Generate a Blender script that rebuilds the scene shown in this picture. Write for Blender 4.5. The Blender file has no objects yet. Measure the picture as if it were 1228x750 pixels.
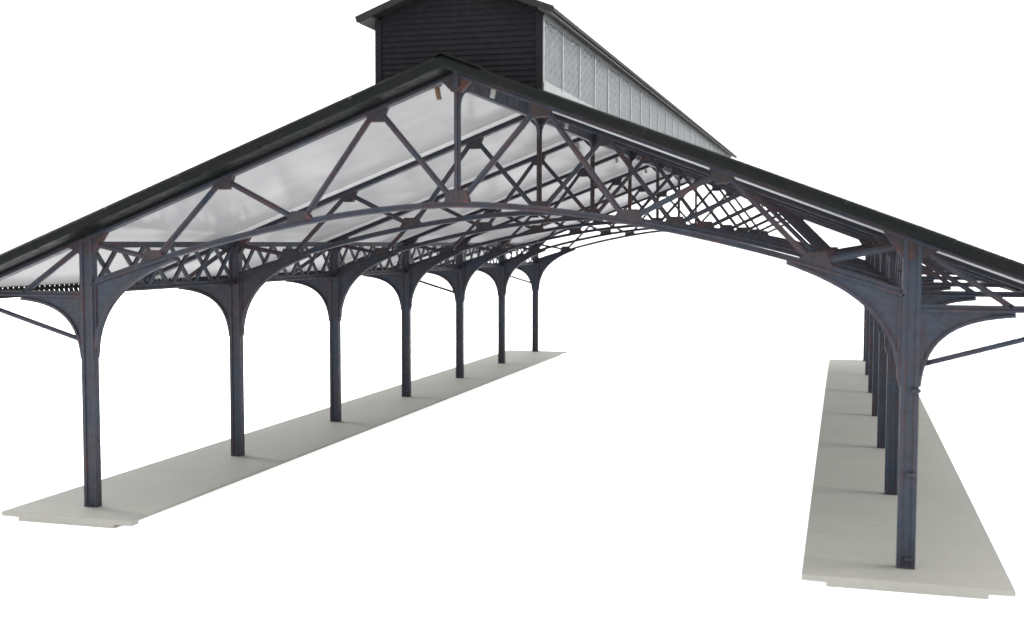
import bpy, bmesh, math, random
from mathutils import Vector, Matrix
random.seed(4)
scene = bpy.context.scene
COL = scene.collection

# ------------------------------------------------------------------ dimensions
A = 6.72          # half distance between the two column rows
S = 5.0           # bay length
N = 7             # frames
SL = 0.379        # roof slope
EAVE = 9.5        # half width of the roof
Y0, Y1 = 0.03, 30.02
ZR = 7.335        # underside of the roof sheet at the ridge
CH_T, CH_B = 7.25, 7.175   # top chord at the ridge
LX = 1.36         # half width of the lantern


def roof(x, z0=ZR):
    return z0 - SL * abs(x)


def arch(x):      # centre line of the lower chord
    return 5.205 - 0.0506 * abs(x) ** 1.713


# ------------------------------------------------------------------ materials
def new_mat(name):
    m = bpy.data.materials.new(name)
    m.use_nodes = True
    nt = m.node_tree
    for n in list(nt.nodes):
        nt.nodes.remove(n)
    out = nt.nodes.new('ShaderNodeOutputMaterial')
    return m, nt, out


def node(nt, t, **kw):
    n = nt.nodes.new(t)
    for k, v in kw.items():
        if k in n.inputs:
            n.inputs[k].default_value = v
        else:
            setattr(n, k, v)
    return n


def noise(nt, scale, detail=4, rough=0.55, stretch=None):
    g = nt.nodes.new('ShaderNodeNewGeometry')
    n = node(nt, 'ShaderNodeTexNoise', Scale=scale, Detail=detail, Roughness=rough)
    if stretch:
        mp = nt.nodes.new('ShaderNodeMapping')
        mp.inputs['Scale'].default_value = stretch
        nt.links.new(g.outputs['Position'], mp.inputs['Vector'])
        nt.links.new(mp.outputs['Vector'], n.inputs['Vector'])
    else:
        nt.links.new(g.outputs['Position'], n.inputs['Vector'])
    return n.outputs['Fac']


def ramp(nt, fac, a, b, ca, cb):
    r = nt.nodes.new('ShaderNodeValToRGB')
    r.color_ramp.elements[0].position = a
    r.color_ramp.elements[1].position = b
    r.color_ramp.elements[0].color = (*ca, 1)
    r.color_ramp.elements[1].color = (*cb, 1)
    nt.links.new(fac, r.inputs['Fac'])
    return r.outputs['Color']


def mix(nt, fac, a, b, mode='MIX'):
    m = nt.nodes.new('ShaderNodeMix')
    m.data_type = 'RGBA'
    m.blend_type = mode
    if isinstance(fac, float):
        m.inputs['Factor'].default_value = fac
    else:
        nt.links.new(fac, m.inputs['Factor'])
    for s, v in (('A', a), ('B', b)):
        sock = [i for i in m.inputs if i.name == s and i.type == 'RGBA'][0]
        if isinstance(v, tuple):
            sock.default_value = (*v, 1)
        else:
            nt.links.new(v, sock)
    return [o for o in m.outputs if o.type == 'RGBA'][0]


def mth(nt, op, a, b=None, c=None):
    m = nt.nodes.new('ShaderNodeMath')
    m.operation = op
    for i, v in enumerate((a, b, c)):
        if v is None:
            continue
        if isinstance(v, (int, float)):
            m.inputs[i].default_value = v
        else:
            nt.links.new(v, m.inputs[i])
    return m.outputs[0]


def painted_steel(name, base, base2, rust, rough, wear, patch, spec=0.4):
    """dark paint, dry-brushed rust on the edges and in patches"""
    m, nt, out = new_mat(name)
    p = nt.nodes.new('ShaderNodeBsdfPrincipled')
    col = ramp(nt, noise(nt, 1.1, 3), .38, .64, base, base2)
    fine = ramp(nt, noise(nt, 9.0, 5, .65), .3, .75, (.72, .72, .72), (1.25, 1.25, 1.25))
    col = mix(nt, 1.0, col, fine, 'MULTIPLY')
    # patches of rust wash
    pt = ramp(nt, noise(nt, 1.7, 6, .62), patch, patch + .13, (0, 0, 0), (1, 1, 1))
    col = mix(nt, mth(nt, 'MULTIPLY', pt, .75), col, rust)
    # worn edges
    bev = node(nt, 'ShaderNodeBevel', samples=4, Radius=0.03)
    geo = nt.nodes.new('ShaderNodeNewGeometry')
    dot = nt.nodes.new('ShaderNodeVectorMath')
    dot.operation = 'DOT_PRODUCT'
    nt.links.new(bev.outputs['Normal'], dot.inputs[0])
    nt.links.new(geo.outputs['Normal'], dot.inputs[1])
    e = mth(nt, 'SUBTRACT', 1.0, dot.outputs['Value'])
    e = mth(nt, 'MULTIPLY', e, 6.0)
    e = mth(nt, 'MINIMUM', mth(nt, 'MAXIMUM', e, 0.0), 1.0)
    br = ramp(nt, noise(nt, 2.3, 4, .6), .42, .62, (0, 0, 0), (1, 1, 1))
    e = mth(nt, 'MULTIPLY', mth(nt, 'MULTIPLY', e, br), wear)
    col = mix(nt, e, col, rust)
    nt.links.new(col, p.inputs['Base Color'])
    rr = ramp(nt, noise(nt, 6.0, 3), .3, .7, (rough - .08,) * 3, (rough + .12,) * 3)
    nt.links.new(rr, p.inputs['Roughness'])
    p.inputs['Specular IOR Level'].default_value = spec
    b = node(nt, 'ShaderNodeBump', Strength=0.15, Distance=0.02)
    nt.links.new(noise(nt, 22.0, 4, .6), b.inputs['Height'])
    nt.links.new(b.outputs['Normal'], p.inputs['Normal'])
    nt.links.new(p.outputs[0], out.inputs['Surface'])
    return m


STEEL = painted_steel('blue_grey_steel_paint', (.0158, .0226, .0345), (.0212, .0202, .0265),
                      (.062, .021, .0165), .5, .68, .66, .18)
RUSTY = painted_steel('rusty_steel_paint', (.0200, .0145, .0155), (.0150, .0160, .0205),
                      (.070, .023, .017), .6, .5, .55, .2)
BLACK = painted_steel('black_green_trim_paint', (.0040, .0052, .0052), (.0056, .0058, .0060),
                      (.03, .012, .011), .45, .35, .70, .05)
CLAD = painted_steel('black_cladding_paint', (.0084, .0087, .0104), (.0102, .0100, .0114),
                     (.015, .010, .010), .6, .15, .85, .04)


def sheet_mat(name, lo, hi, transp, bumpy):
    m, nt, out = new_mat(name)
    tr = nt.nodes.new('ShaderNodeBsdfTranslucent')
    df = nt.nodes.new('ShaderNodeBsdfDiffuse')
    gl = node(nt, 'ShaderNodeBsdfGlossy', Roughness=.17)
    tp = nt.nodes.new('ShaderNodeBsdfTransparent')
    c = ramp(nt, noise(nt, .45, 4, .55), .33, .68, lo, hi)
    streak = ramp(nt, noise(nt, 1.0, 3, .5, (.5, 1.3, .5)), .35, .62, (.955,) * 3, (1.03,) * 3)
    c = mix(nt, 1.0, c, streak, 'MULTIPLY')
    nt.links.new(c, tr.inputs['Color'])
    nt.links.new(c, df.inputs['Color'])
    gl.inputs['Color'].default_value = (.9, .9, .9, 1)
    if bumpy:
        b = node(nt, 'ShaderNodeBump', Strength=bumpy, Distance=.05)
        nt.links.new(noise(nt, .8, 4, .6), b.inputs['Height'])
        nt.links.new(b.outputs['Normal'], gl.inputs['Normal'])
    m1 = node(nt, 'ShaderNodeMixShader', Fac=.68)
    nt.links.new(tr.outputs[0], m1.inputs[1]); nt.links.new(df.outputs[0], m1.inputs[2])
    m2 = node(nt, 'ShaderNodeMixShader', Fac=transp)
    nt.links.new(m1.outputs[0], m2.inputs[1]); nt.links.new(tp.outputs[0], m2.inputs[2])
    m3 = node(nt, 'ShaderNodeMixShader', Fac=.085)
    nt.links.new(m2.outputs[0], m3.inputs[1]); nt.links.new(gl.outputs[0], m3.inputs[2])
    nt.links.new(m3.outputs[0], out.inputs['Surface'])
    return m


GLASS = sheet_mat('frosted_roof_sheet', (.345, .345, .353), (.385, .385, .392), .04, .12)


def plain(name, col, rough, n_scale=6.0, amp=.12, bump=.1, stain=None, spec=.3):
    m, nt, out = new_mat(name)
    p = node(nt, 'ShaderNodeBsdfPrincipled', Roughness=rough)
    p.inputs['Specular IOR Level'].default_value = spec
    a = tuple(v * (1 - amp) for v in col)
    b = tuple(v * (1 + amp) for v in col)
    c = ramp(nt, noise(nt, n_scale, 6, .65), .3, .7, a, b)
    c2 = ramp(nt, noise(nt, n_scale * .05, 3, .5), .35, .65, (.965, .965, .965), (1.02, 1.02, 1.02))
    c = mix(nt, 1.0, c, c2, 'MULTIPLY')
    if stain:
        s = ramp(nt, noise(nt, 2.6, 2, .4), .73, .76, (0, 0, 0), (1, 1, 1))
        c = mix(nt, mth(nt, 'MULTIPLY', s, .35), c, stain)
    nt.links.new(c, p.inputs['Base Color'])
    if bump:
        bn = node(nt, 'ShaderNodeBump', Strength=bump, Distance=.02)
        nt.links.new(noise(nt, n_scale * 4, 4, .6), bn.inputs['Height'])
        nt.links.new(bn.outputs['Normal'], p.inputs['Normal'])
    nt.links.new(p.outputs[0], out.inputs['Surface'])
    return m


SLAB = plain('pale_grey_platform', (.186, .184, .166), .7, 14.0, .05, .12, (.13, .12, .10))
WHITE = plain('white_glow_ground', (.9, .9, .9), .8, .5, .0, 0)
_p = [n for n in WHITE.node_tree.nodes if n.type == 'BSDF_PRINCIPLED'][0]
_p.inputs['Emission Color'].default_value = (1, 1, 1, 1)      # added glow to keep the ground white; no lamp lies beneath it
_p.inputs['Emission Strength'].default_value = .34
PLASTIC = plain('clear_plastic', (.20, .20, .19), .3)
COPPER = plain('copper_peg', (.10, .055, .032), .5)


def pane_mat():
    """silvery sheet with small embossed marks in rows"""
    m, nt, out = new_mat('embossed_silver_pane')
    p = node(nt, 'ShaderNodeBsdfPrincipled', Roughness=.38, Metallic=.25)
    g = nt.nodes.new('ShaderNodeNewGeometry')
    sp = nt.nodes.new('ShaderNodeSeparateXYZ')
    nt.links.new(g.outputs['Position'], sp.inputs[0])
    # wavy marks: rows in z, waves in y
    w = noise(nt, 5.0, 3, .6)
    zz = mth(nt, 'MULTIPLY', sp.outputs['Z'], 40.0)
    h = mth(nt, 'SINE', mth(nt, 'MULTIPLY_ADD', w, 7.0, zz))
    h2 = mth(nt, 'SINE', mth(nt, 'MULTIPLY_ADD', w, 9.0, mth(nt, 'MULTIPLY', sp.outputs['Y'], 20.1)))
    hh = mth(nt, 'MULTIPLY_ADD', mth(nt, 'MULTIPLY', h2, h), 1.1, mth(nt, 'MULTIPLY', h, .25))
    c = ramp(nt, noise(nt, 3.2, 6, .7), .3, .7, (.135, .145, .152), (.178, .188, .195))
    mk = ramp(nt, mth(nt, 'MULTIPLY_ADD', hh, .31, .5), .2, .95, (.78, .78, .78), (1.1, 1.1, 1.1))
    c = mix(nt, 1.0, c, mk, 'MULTIPLY')
    nt.links.new(c, p.inputs['Base Color'])
    b = node(nt, 'ShaderNodeBump', Strength=.55, Distance=.03)
    nt.links.new(hh, b.inputs['Height'])
    nt.links.new(b.outputs['Normal'], p.inputs['Normal'])
    tr = nt.nodes.new('ShaderNodeBsdfTranslucent')
    nt.links.new(mix(nt, 1.0, (.82, .83, .84), mk, 'MULTIPLY'), tr.inputs['Color'])
    mx = node(nt, 'ShaderNodeMixShader', Fac=.55)
    nt.links.new(p.outputs[0], mx.inputs[1]); nt.links.new(tr.outputs[0], mx.inputs[2])
    nt.links.new(mx.outputs[0], out.inputs['Surface'])
    return m


PANE = pane_mat()
SILVER = plain('pale_silver_bar', (.125, .128, .13), .45, 5.0, .1, .1, None, .15)
BAR = plain('bright_glazing_bar', (.175, .18, .184), .4, 5.0, .08, .05)
EAVES = plain('grey_soffit_paint', (.055, .057, .056), .6, 4.0, .2, .1, None, .1)
SEAM = plain('white_plastic_seam', (.46, .46, .465), .4, 5.0, .05, .05)
SOFFIT = plain('grey_lantern_roof_paint', (.0125, .0135, .013), .6, 4.0, .25, .15, None, .06)

# ------------------------------------------------------------------ mesh helpers
class MB:
    def __init__(self):
        self.bm = bmesh.new()

    def box(self, x0, x1, y0, y1, z0, z1):
        v = [self.bm.verts.new((x, y, z)) for x in (x0, x1) for y in (y0, y1) for z in (z0, z1)]
        for f in ((0, 1, 3, 2), (4, 6, 7, 5), (0, 4, 5, 1), (2, 3, 7, 6), (0, 2, 6, 4), (1, 5, 7, 3)):
            self.bm.faces.new([v[i] for i in f])
        return self

    def bar(self, p, q, w, d, up=(0, 1, 0)):
        """box beam from p to q: w across (perpendicular to up), d along up"""
        p, q, up = Vector(p), Vector(q), Vector(up)
        t = (q - p).normalized()
        s = t.cross(up).normalized() * (w / 2)
        u = s.cross(t).normalized() * (d / 2)
        v = []
        for c in (p, q):
            for a, b in ((-1, -1), (1, -1), (1, 1), (-1, 1)):
                v.append(self.bm.verts.new(c + s * a + u * b))
        for f in ((0, 3, 2, 1), (4, 5, 6, 7), (0, 1, 5, 4), (1, 2, 6, 5), (2, 3, 7, 6), (3, 0, 4, 7)):
            self.bm.faces.new([v[i] for i in f])
        return self

    def tee(self, p, q, w, d, rib=.035, ribd=.12):
        """rolled section: flat with a standing rib"""
        self.bar(p, q, w, d)
        p, q = Vector(p), Vector(q)
        t = (q - p).normalized() * .02
        self.bar(p + t, q - t, rib, ribd)
        return self

    def plate(self, pts, y, t):
        """polygon in the xz plane, thickness t about y"""
        a = [self.bm.verts.new((x, y - t / 2, z)) for x, z in pts]
        b = [self.bm.verts.new((x, y + t / 2, z)) for x, z in pts]
        n = len(pts)
        self.bm.faces.new(a)
        self.bm.faces.new(b[::-1])
        for i in range(n):
            j = (i + 1) % n
            self.bm.faces.new((a[j], a[i], b[i], b[j]))
        return self

    def strip(self, pts, w, d, y):
        """curved flange: mitred band of height w and depth d following pts in the xz plane"""
        n = len(pts)
        rows = []
        for i, (x, z) in enumerate(pts):
            a = Vector(pts[max(i - 1, 0)]); b = Vector(pts[min(i + 1, n - 1)])
            t = (b - a).normalized()
            nx, nz = -t.y * w / 2, t.x * w / 2
            rows.append([self.bm.verts.new(c) for c in ((x + nx, y - d / 2, z + nz), (x - nx, y - d / 2, z - nz),
                                                         (x - nx, y + d / 2, z - nz), (x + nx, y + d / 2, z + nz))])
        for r, s in zip(rows, rows[1:]):
            for i in range(4):
                j = (i + 1) % 4
                self.bm.faces.new((r[i], r[j], s[j], s[i]))
        self.bm.faces.new(rows[0][::-1])
        self.bm.faces.new(rows[-1])
        return self

    def prism_y(self, pts, y0, y1):
        a = [self.bm.verts.new((x, y0, z)) for x, z in pts]
        b = [self.bm.verts.new((x, y1, z)) for x, z in pts]
        n = len(pts)
        self.bm.faces.new(a); self.bm.faces.new(b[::-1])
        for i in range(n):
            j = (i + 1) % n
            self.bm.faces.new((a[j], a[i], b[i], b[j]))
        return self

    def build(self, name, mat, parent=None, loc=(0, 0, 0), bevel=0):
        bmesh.ops.recalc_face_normals(self.bm, faces=self.bm.faces)
        me = bpy.data.meshes.new(name)
        self.bm.to_mesh(me)
        self.bm.free()
        me.materials.append(mat)
        o = bpy.data.objects.new(name, me)
        COL.objects.link(o)
        if parent:
            o.parent = parent
        o.location = loc
        if bevel:
            b = o.modifiers.new('soft_edge', 'BEVEL')
            b.width = bevel
            b.segments = 2
            b.limit_method = 'ANGLE'
        return o


def tag(o, label, cat, group=None):
    o['label'] = label
    o['category'] = cat
    if group:
        o['group'] = group


def bez(p0, p1, p2, p3, n=16):
    r = []
    for i in range(n + 1):
        t = i / n; u = 1 - t
        r.append(tuple(u**3 * a + 3 * u * u * t * b + 3 * u * t * t * c + t**3 * d for a, b, c, d in zip(p0, p1, p2, p3)))
    return r


# ------------------------------------------------------------------ setting
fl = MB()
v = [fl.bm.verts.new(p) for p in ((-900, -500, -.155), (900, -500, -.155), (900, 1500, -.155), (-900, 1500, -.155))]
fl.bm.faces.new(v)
glow_plane = fl.build('added_glow_ground', WHITE)  # added ground plane, its glow washes out the shade under the roof
glow_plane['kind'] = 'structure'

# ------------------------------------------------------------------ platforms
def platform(cx, label):
    i_, o_ = (1.28, 1.28) if cx < 0 else (1.41, 1.36)                              # hall side, outer side
    x0, x1 = (cx - o_, cx + i_) if cx < 0 else (cx - i_, cx + o_)
    y0, y1 = -.75, 30.45
    c = .34
    m = MB()
    k = .012
    top = [(x0 + k, y0 + k), (x1 - k, y0 + k), (x1 - k, y1 - k), (x0 + k, y1 - k)]
    up = [(x0, y0), (x1, y0), (x1, y1), (x0, y1)]
    for pa, pb, za, zb in ((up, up, -.036, -k), (up, top, -k, 0)):
        a = [m.bm.verts.new((x, y, za)) for x, y in pa]
        b = [m.bm.verts.new((x, y, zb)) for x, y in pb]
        m.bm.faces.new(a[::-1] if zb else b)
        for i in range(len(pa)):
            j = (i + 1) % len(pa)
            m.bm.faces.new((a[i], a[j], b[j], b[i]))
    for ya, yb in ((y0, y0 + .2), (y1 - .2, y1)):     # thicker end lips with a notch at each corner
        m.box(x0, x1, ya, yb, -.085, -.036)
        m.box(x0 + c, x1 - c, ya, yb, -.15, -.085)
    m.box(x0 + .32, x1 - .32, y0 + .2, y1 - .2, -.15, -.036)
    bmesh.ops.remove_doubles(m.bm, verts=m.bm.verts, dist=1e-5)
    o = m.build('platform', SLAB)
    tag(o, label, 'platform', 'platform slabs under the column rows')
    return o


platform(-A, 'long pale grey platform slab seen at a slant under the left row of columns')
platform(A, 'long pale grey platform slab seen nearly end on under the right row of columns')

# ------------------------------------------------------------------ the shed
shed = bpy.data.objects.new('train_shed', None)
COL.objects.link(shed)
shed.empty_display_size = 1
tag(shed, 'open blue-grey iron train shed with rusty trusses, frosted roof and a raised dark ridge lantern', 'train shed')


def copy_tree(o, parent, dy):
    c = o.copy()
    COL.objects.link(c)
    c.parent = parent
    if dy is not None:
        c.location.y += dy
    for ch in o.children:
        copy_tree(ch, c, None)
    return c


# --- columns
def column(sx):
    W = .25
    x = sx * A
    top = roof(A, CH_B) + .03
    m = MB()
    xs = (x - W / 2, x + W / 2)
    m.box(xs[0], xs[0] + .06, -.075, .075, .0, top)          # flange
    m.box(xs[1] - .06, xs[1], -.075, .075, .0, top)          # flange
    m.box(xs[0] + .05, xs[1] - .05, -.052, .052, .0, top - .01)      # web
    # thicker shaft end and base
    m.box(x - .05, x + .05, -.085, .085, .0, .045)
    c = m.build('column', STEEL, shed)
    # curved bracket towards the hall
    cur = [(sx * a, b) for a, b in bez((A - .125, 2.60), (A - .16, 3.62), (5.85, 4.02), (5.0, 4.325))]
    chord = [(sx * (5.0 + (A - .12 - 5.0) * i / 8), arch(5.0 + (A - .12 - 5.0) * i / 8) - .02) for i in range(9)]
    m = MB().plate(cur + chord, 0, .05)
    m.strip(cur, .05, .13, 0)
    m.bar((sx * (A - .15), 0, 2.7), (sx * (A - .15), 0, arch(A - .15) - .03), .05, .10)
    m.build('inner_bracket', STEEL, c)
    # curved bracket towards the eave
    cur = [(sx * a, b) for a, b in bez((A + .125, 2.60), (A + .19, 3.36), (A + .66, 3.56), (A + 1.36, 3.61))]
    m = MB().plate(cur + [(sx * (A + 1.36), 3.67), (sx * (A + .12), 3.67)], 0, .05)
    m.strip(cur, .045, .13, 0)
    m.bar((sx * (A + .15), 0, 2.75), (sx * (A + .15), 0, 3.66), .05, .10)
    m.build('outer_bracket', STEEL, c)
    return c


cols = {}
for sx in (-1, 1):
    c0 = column(sx)
    cols[(sx, 0)] = c0
    for k in range(1, N):
        cols[(sx, k)] = copy_tree(c0, shed, k * S)
# little lugs cast on the near right column
for z, sx_ in ((1.33, .0), (2.52, .05), (.12, .0)):
    MB().box(A + sx_ - .03, A + sx_ + .10, -.13, -.06, z, z + .05).build('lug', STEEL, cols[(1, 0)], bevel=.01)

# --- trusses
TX = [0, 1.335, 4.065, A]                 # upper nodes
BX = [0, 2.70, 5.43]                      # lower nodes


def truss(CH_B):
    m = MB()
    for sx in (-1, 1):
        # upper chord: flange under the sheet and web
        a, b = (0, CH_T), (sx * (EAVE + .02), roof(EAVE + .02, CH_T))
        hh = CH_T - CH_B
        m.plate([(0, CH_B + .035), (0, CH_T - .002), (b[0], b[1] - .002), (b[0], b[1] - hh + .035)], 0, .09)
        m.plate([(0, CH_B), (0, CH_B + .04), (b[0], b[1] - hh + .04), (b[0], b[1] - hh)], 0, .17)
        # beam carrying the canopy outside the column
        m.box(*sorted((sx * (A + .12), sx * (EAVE - .12))), -.05, .05, 3.675, 3.755)
        m.box(*sorted((sx * (A + .12), sx * (EAVE - .3))), -.09, .09, 3.655, 3.69)
    # arched lower chord
    n = 44
    pts = [(-(A - .1) + 2 * (A - .1) * i / n, 0) for i in range(n + 1)]
    pts = [(x, arch(x)) for x, _ in pts]
    m.strip(pts, .085, .075, 0)
    m.strip([(x, z - .04) for x, z in pts], .03, .15, 0)
    t = m.build('roof_truss', STEEL, shed)
    k = MB()
    k.tee((0, 0, arch(0)), (0, 0, CH_B + .03), .095, .06, .03, .13)
    k.build('king_post', STEEL, t)
    top = lambda x: roof(x, CH_B - .03)

    def dia(p, q):
        MB().tee((p[0], 0, p[1]), (q[0], 0, q[1]), .088, .045, .032, .10).build('diagonal', STEEL, t)

    def gusset(pts):
        MB().plate(pts, 0, .115).build('gusset', RUSTY, t)

    for sx in (-1, 1):
        T = [(sx * x, top(x)) for x in TX]
        B = [(sx * x, arch(x) + .06) for x in BX]
        for p, q in ((T[1], B[0]), (T[1], B[1]), (T[2], B[1]), (T[2], B[2])):
            dx = .07 if q[0] > p[0] else -.07
            dia((p[0] + dx, p[1]), (q[0] - dx, q[1]))
        dia((T[3][0] - sx * .1, T[3][1] - .02), (B[2][0] + sx * .08, B[2][1]))
        dia((sx * (A + .1), roof(A, CH_B) - .08), (sx * (A + 1.32), 3.72))          # canopy strut
        for x, w in ((TX[1], .19), (TX[2], .19)):
            u = lambda d: roof(x + d, CH_B + .02)
            gusset([(sx * (x - w), u(-w)), (sx * (x - .09), u(0) - .18), (sx * (x + .09), u(0) - .18), (sx * (x + w), u(w))])
        for x, w in ((BX[1], .23), (BX[2], .23)):
            u = lambda d: arch(x + d) + .02
            gusset([(sx * (x - w), u(-w)), (sx * (x - .13), u(0) + .165), (sx * (x + .13), u(0) + .165), (sx * (x + w), u(w))])
        # plates at the column head
        u = lambda d: roof(A + d, CH_B + .02)
        gusset([(sx * (A - .42), u(-.42)), (sx * (A - .12), u(0) - .26), (sx * (A + .12), u(0) - .26), (sx * (A + .36), u(.36))])
    z = arch(0) + .02
    gusset([(-.21, z), (-.15, z + .2), (.15, z + .2), (.21, z)])
    z = CH_B + .03
    gusset([(-.25, z - .25 * SL), (-.08, z - .27), (.08, z - .27), (.25, z - .25 * SL), (0, z)])
    return t


truss(CH_B)
t0 = truss(CH_B - .032)
t0.location.y = S
for k in range(1, N):
    tk = t0 if k == 1 else copy_tree(t0, shed, (k - 1) * S)
    if k in (1, 2, 4):                      # browner posts
        for ch in tk.children:
            if ch.name.startswith('king_post'):
                ch.material_slots[0].link = 'OBJECT'
                ch.material_slots[0].material = RUSTY

# --- lattice girders along the column rows
def lattice(sx):
    m = MB()
    x = sx * A
    y0, y1 = .08, S - .08
    zb, zt = 3.76, 4.575
    m.box(x - .03, x + .03, y0, y1, zt - .07, zt + .02)
    m.box(x - .085, x + .085, y0, y1, zt + .005, zt + .04)
    m.box(x - .03, x + .03, y0, y1, zb - .02, zb + .06)
    m.box(x - .085, x + .085, y0, y1, zb - .045, zb - .01)
    p = (y1 - y0) / 6
    for i in range(6):
        c = y0 + p * (i + .5)
        h = .365
        m.bar((x + .012, c - h, zb + .02), (x + .012, c + h, zt - .03), .085, .04, (1, 0, 0))
        m.bar((x - .012, c + h, zb + .02), (x - .012, c - h, zt - .03), .085, .04, (1, 0, 0))
    return m.build('lattice_girder', STEEL, shed)


for sx in (-1, 1):
    g0 = lattice(sx)
    for k in range(1, N - 1):
        copy_tree(g0, shed, k * S)

# --- slotted girder under the eaves
for sx in (-1, 1):
    m = MB()
    x = sx * (EAVE - .03)
    zc = 3.69
    for z in (zc - .12, zc, zc + .12):
        m.box(x - .04, x + .04, -.5, 30.3, z - .03, z + .03)
    y = -.45
    while y < 30.2:
        for z in (zc - .06, zc + .06):
            m.bar((x, y, z + .055), (x, y + .055, z - .055), .062, .05, (1, 0, 0))
        y += .15
    m.build('eave_girder', BLACK, shed)

# --- ridge beam: deep web with haunches at every frame
m = MB()
zt_, zb_ = 7.19, 7.03
m.box(-.045, .045, -.1, 30.1, zb_ - .03, 7.31)
for k in range(N):
    for s in (-1, 1):
        if (k == 0 and s < 0) or (k == N - 1 and s > 0):
            continue
        y = k * S
        cur = [(y + s * a, b) for a, b in bez((.06, 6.62), (.08, 6.9), (.3, zb_ - .03), (.62, zb_ - .028), 8)] + [(y + s * .06, zb_ - .028)]
        a = [m.bm.verts.new((-.03, yy, zz)) for yy, zz in cur]
        b = [m.bm.verts.new((.03, yy, zz)) for yy, zz in cur]
        m.bm.faces.new(a); m.bm.faces.new(b[::-1])
        for i in range(len(cur)):
            j = (i + 1) % len(cur)
            m.bm.faces.new((a[j], a[i], b[i], b[j]))
m.build('ridge_beam', STEEL, shed)

# --- roof sheets with their pale seams
for sx in (-1, 1):
    m = MB()
    m.prism_y([(sx * .01, ZR - .004), (sx * EAVE, roof(EAVE)), (sx * EAVE, roof(EAVE) + .03), (sx * .01, ZR + .026)], Y0, Y1)
    sh = m.build('roof_sheet', GLASS, shed)
    for k in range(1, N):
        y = k * S - .05
        m = MB()
        m.prism_y([(sx * .25, roof(.25) - .082), (sx * (EAVE - .2), roof(EAVE - .2) - .082),
                   (sx * (EAVE - .2), roof(EAVE - .2) - .001), (sx * .25, roof(.25) - .001)], y - .01, y + .09)
        m.build('roof_seam', SEAM, sh)

# --- black roll along the front and rear edge of the roof
def edge_roll(sx, y):
    m = MB()
    d = Vector((sx, 0, -SL)).normalized()
    nrm = Vector((sx * SL, 0, 1)).normalized()
    o = Vector((0, y, 7.31))
    L = EAVE / abs(d.x)
    cuts = [-0.02, 1.55, 3.25, 4.75, 6.2, 7.7, 9.0, L]
    r0 = .09
    for i in range(len(cuts) - 1):
        r = r0 + random.uniform(-.006, .006)
        a, b = cuts[i] - .003, cuts[i + 1] + .003
        rings = []
        for s_, rr in ((a, r * .999), (a + .02, r), (b - .02, r), (b, r * .999)):
            rings.append([m.bm.verts.new(o + d * s_ + Vector((0, math.cos(t) * rr, 0)) + nrm * math.sin(t) * rr)
                          for t in [2 * math.pi * q / 20 for q in range(20)]])
        for p, q in zip(rings, rings[1:]):
            for j in range(20):
                f = m.bm.faces.new((p[j], p[(j + 1) % 20], q[(j + 1) % 20], q[j]))
                f.smooth = True
        m.bm.faces.new(rings[0][::-1]); m.bm.faces.new(rings[-1])
    # flat flashing from the roll back over the sheet
    s = 1 if y < 5 else -1
    p = o + d * .03 + nrm * .075; q = o + d * L + nrm * .075
    m.bar(p + Vector((0, s * .36, 0)), q + Vector((0, s * .36, 0)), .022, .78, (0, 1, 0))
    p = o + d * .03 - nrm * .005; q = o + d * L - nrm * .005
    m.bar(p + Vector((0, s * .37, 0)), q + Vector((0, s * .37, 0)), .09, .68, (0, 1, 0))
    # lower drip strip
    p = o + d * .05 - nrm * .02; q = o + d * L - nrm * .02
    m.bar(p + Vector((0, s * .085, 0)), q + Vector((0, s * .085, 0)), .10, .05, (0, 1, 0))
    return m.build('roof_edge_roll', BLACK, shed)


for sx in (-1, 1):
    edge_roll(sx, -.70)
    edge_roll(sx, 30.70)
# little ridge cap lapping over the joint of the two rolls
m = MB()
for sx in (-1, 1):
    w = .62 if sx > 0 else .1
    m.plate([(0, 7.405), (sx * w, 7.405 - SL * w), (sx * w, 7.43 - SL * w), (0, 7.43)], -.68, .22)
m.build('ridge_cap', BLACK, shed)

# --- pegs pushed through the sheets beside the ridge
for k in range(N - 1):
    for sx in (-1, 1):
        y = .4 + k * S
        m = MB()
        zt2 = roof(.48) + .02
        m.bar((sx * .50, y, zt2), (sx * .44, y, zt2 - .30), .07, .07)
        m.bar((sx * .55, y, zt2 - .06), (sx * .41, y, zt2 - .06), .06, .09)
        copper = k == 0 and sx < 0
        pg = m.build('roof_peg', COPPER if copper else PLASTIC, shed, bevel=.012)
        if copper:
            pg['label'] = 'copper coloured peg under the roof beside the ridge'

# --- tie rods from the columns up to the eaves
for sx, k in ((-1, 0), (-1, 4), (-1, 6), (1, 0)):
    m = MB()
    y = k * S
    n = 10
    p, q = Vector((sx * (A + .12), y, 2.90)), Vector((sx * (EAVE - .05), y, 3.66))
    t = (q - p).normalized(); u = Vector((0, 1, 0)); w = t.cross(u)
    rg = [[m.bm.verts.new(c + (u * math.cos(a) + w * math.sin(a)) * .042) for a in [2 * math.pi * i / n for i in range(n)]] for c in (p, q)]
    for j in range(n):
        m.bm.faces.new((rg[0][j], rg[0][(j + 1) % n], rg[1][(j + 1) % n], rg[1][j])).smooth = True
    m.bm.faces.new(rg[0][::-1]); m.bm.faces.new(rg[1])
    m.build('tie_rod', STEEL, shed)

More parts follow.
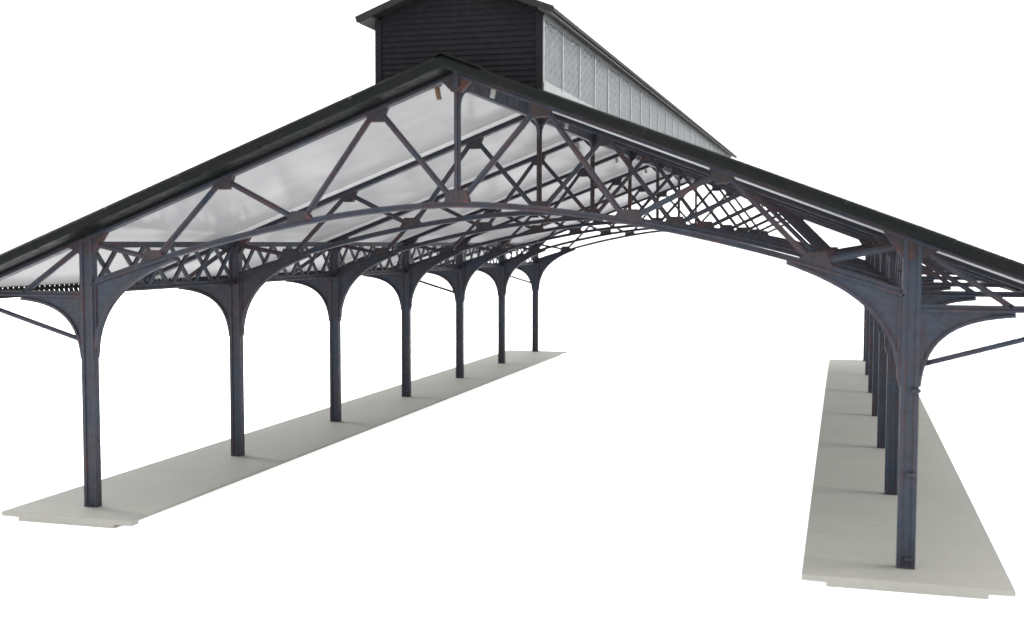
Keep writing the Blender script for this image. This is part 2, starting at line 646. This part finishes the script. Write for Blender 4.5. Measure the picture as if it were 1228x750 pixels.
# ------------------------------------------------------------------ ridge lantern
LZ = 8.09                       # wall head
LY0, LY1 = .02, 30.0
PITCH = 1.25
m = MB()
for sx in (-1, 1):
    xo = sx * LX
    a, b = sorted((xo, xo - sx * .06))
    zf = roof(LX) + .03
    m.box(a, b, LY0 + .05, LY1 - .05, zf - .006, 7.08)           # pale kerb at the foot
    m.box(a, b, LY0 + .05, LY1 - .05, 8.0, LZ)                  # head rail
lan = m.build('ridge_lantern', SILVER, shed)
for sx in (-1, 1):
    xo = sx * LX
    m = MB()
    m.box(*sorted((sx * (LX - .004), sx * (LX - .03))), LY0 + .06, LY1 - .06, 7.09, 8.01)
    m.build('glazing', PANE, lan)
    for k in range(25):
        y = LY0 + .02 + k * PITCH * .9985
        MB().box(*sorted((xo + sx * .012, xo - sx * .05)), y - .022, y + .022, 7.05, 8.03).build('glazing_bar', BAR, lan)
for ye, s in ((LY0, 1), (LY1, -1)):
    m = MB()
    zf = 6.80
    nb = 21
    pit = (8.62 - zf) / nb
    for i in range(nb + 4):
        z0 = zf + i * pit
        z1 = z0 + pit + .006
        if z0 > 8.5:
            break
        def lim(z):                                 # half width of the wall at height z
            return max(.02, min(LX - .07, (8.62 - z) / SL))

        def foot(z):                                # the wall stands on the sloping roof
            return max(0, (7.372 - z) / SL)
        for sx in (-1, 1):
            if foot(z1) >= LX - .1:
                continue
            v = []
            for xf in (lambda z: min(foot(z), LX - .08), lim):
                for yy, zz in ((ye - s * .030, z0), (ye - s * .004, z1), (ye + s * .03, z1), (ye + s * .03, z0)):
                    v.append(m.bm.verts.new((sx * xf(zz), yy, zz)))
            for f in ((0, 1, 2, 3), (7, 6, 5, 4), (0, 4, 5, 1), (1, 5, 6, 2), (2, 6, 7, 3), (3, 7, 4, 0)):
                m.bm.faces.new([v[q] for q in f])
    ew = m.build('end_wall', CLAD, lan)
    for sx in (-1, 1):
        m = MB()
        m.box(*sorted((sx * (LX + .003), sx * (LX - .10))), min(ye - s * .045, ye + s * .06), max(ye - s * .045, ye + s * .06), 6.86, LZ)
        m.build('corner_board', CLAD, lan)
m = MB()
ex = 1.565
ap = LZ + .03 + LX * SL
for sx in (-1, 1):
    m.prism_y([(0, ap), (sx * ex, ap - SL * ex), (sx * ex, ap - SL * ex + .075), (0, ap + .075)], -.24, 30.35)
    # eave bead and barge board
    m.bar((sx * ex, -.25, ap - SL * ex + .035), (sx * ex, 30.36, ap - SL * ex + .045), .05, .06, (0, 0, 1))
    for y in (-.25, 30.36):
        m.bar((0, y, ap + .035), (sx * (ex + .015), y, ap + .035 - SL * (ex + .015)), .10, .05, (0, 1, 0))
m.build('lantern_roof', SOFFIT, lan)
for sx in (-1, 1):
    u = lambda x: ap - SL * x - .004
    m = MB()
    m.prism_y([(sx * (LX - .02), u(LX - .02)), (sx * (ex - .02), u(ex - .02)), (sx * (ex - .02), u(ex - .02) - .03), (sx * (LX - .02), u(LX - .02) - .03)], -.2, 30.3)
    m.build('eave_soffit', EAVES, lan)

# ------------------------------------------------------------------ camera
R = Vector((0.961, 0.277, 0.002)); F = Vector((-0.276, 0.959, -0.06)).normalized()
CAM_C = Vector((5.795, -17.049, 4.603))
yaw, pitch, roll = 0.280373, -0.060425, 0.001744
cy, sy, cp, sp, cr, sr = math.cos(yaw), math.sin(yaw), math.cos(pitch), math.sin(pitch), math.cos(roll), math.sin(roll)
Rz = Matrix(((cy, -sy, 0), (sy, cy, 0), (0, 0, 1)))
rt = Vector((1, 0, 0)); fw = Vector((0, cp, sp)); up = Vector((0, -sp, cp))
r2 = Rz @ (cr * rt + sr * up); u2 = Rz @ (-sr * rt + cr * up); f2 = Rz @ fw
cam = bpy.data.cameras.new('camera')
co = bpy.data.objects.new('camera', cam)
COL.objects.link(co)
mw = Matrix((r2, u2, -f2)).transposed().to_4x4()
mw.translation = CAM_C
co.matrix_world = mw
cam.sensor_fit = 'HORIZONTAL'
cam.sensor_width = 36
cam.lens = 36 * 1379.391 / 1228
cam.clip_start = .1
cam.clip_end = 4000
cam.dof.use_dof = True
cam.dof.focus_distance = 26
cam.dof.aperture_fstop = .62
scene.camera = co

# ------------------------------------------------------------------ light
w = bpy.data.worlds.new('World')
scene.world = w
w.use_nodes = True
bg = w.node_tree.nodes['Background']
bg.inputs['Color'].default_value = (1, 1, 1, 1)
bg.inputs['Strength'].default_value = 1.05


def area(name, loc, target, size, power, spread=180):
    l = bpy.data.lights.new(name, 'AREA')
    l.shape = 'RECTANGLE'
    l.size, l.size_y = size
    l.energy = power
    l.spread = math.radians(spread)
    o = bpy.data.objects.new(name, l)
    COL.objects.link(o)
    o.location = loc
    o.rotation_euler = (Vector(target) - Vector(loc)).to_track_quat('-Z', 'Y').to_euler()
    return o


area('side_softbox', (70, 6, 30), (6, 10, 1), (36, 12), 36000)
area('side_softbox', (-70, 34, 25), (-6.5, 20, 0), (40, 10), 3200, 45)
area('front_softbox', (-6, -34, 9), (0, 8, 3), (16, 8), 300)

scene.view_settings.view_transform = 'Standard'
scene.view_settings.look = 'None'
scene.view_settings.exposure = 1.2
scene.view_settings.gamma = 1
scene.render.engine = 'CYCLES'
scene.cycles.max_bounces = 8
scene.cycles.transparent_max_bounces = 12
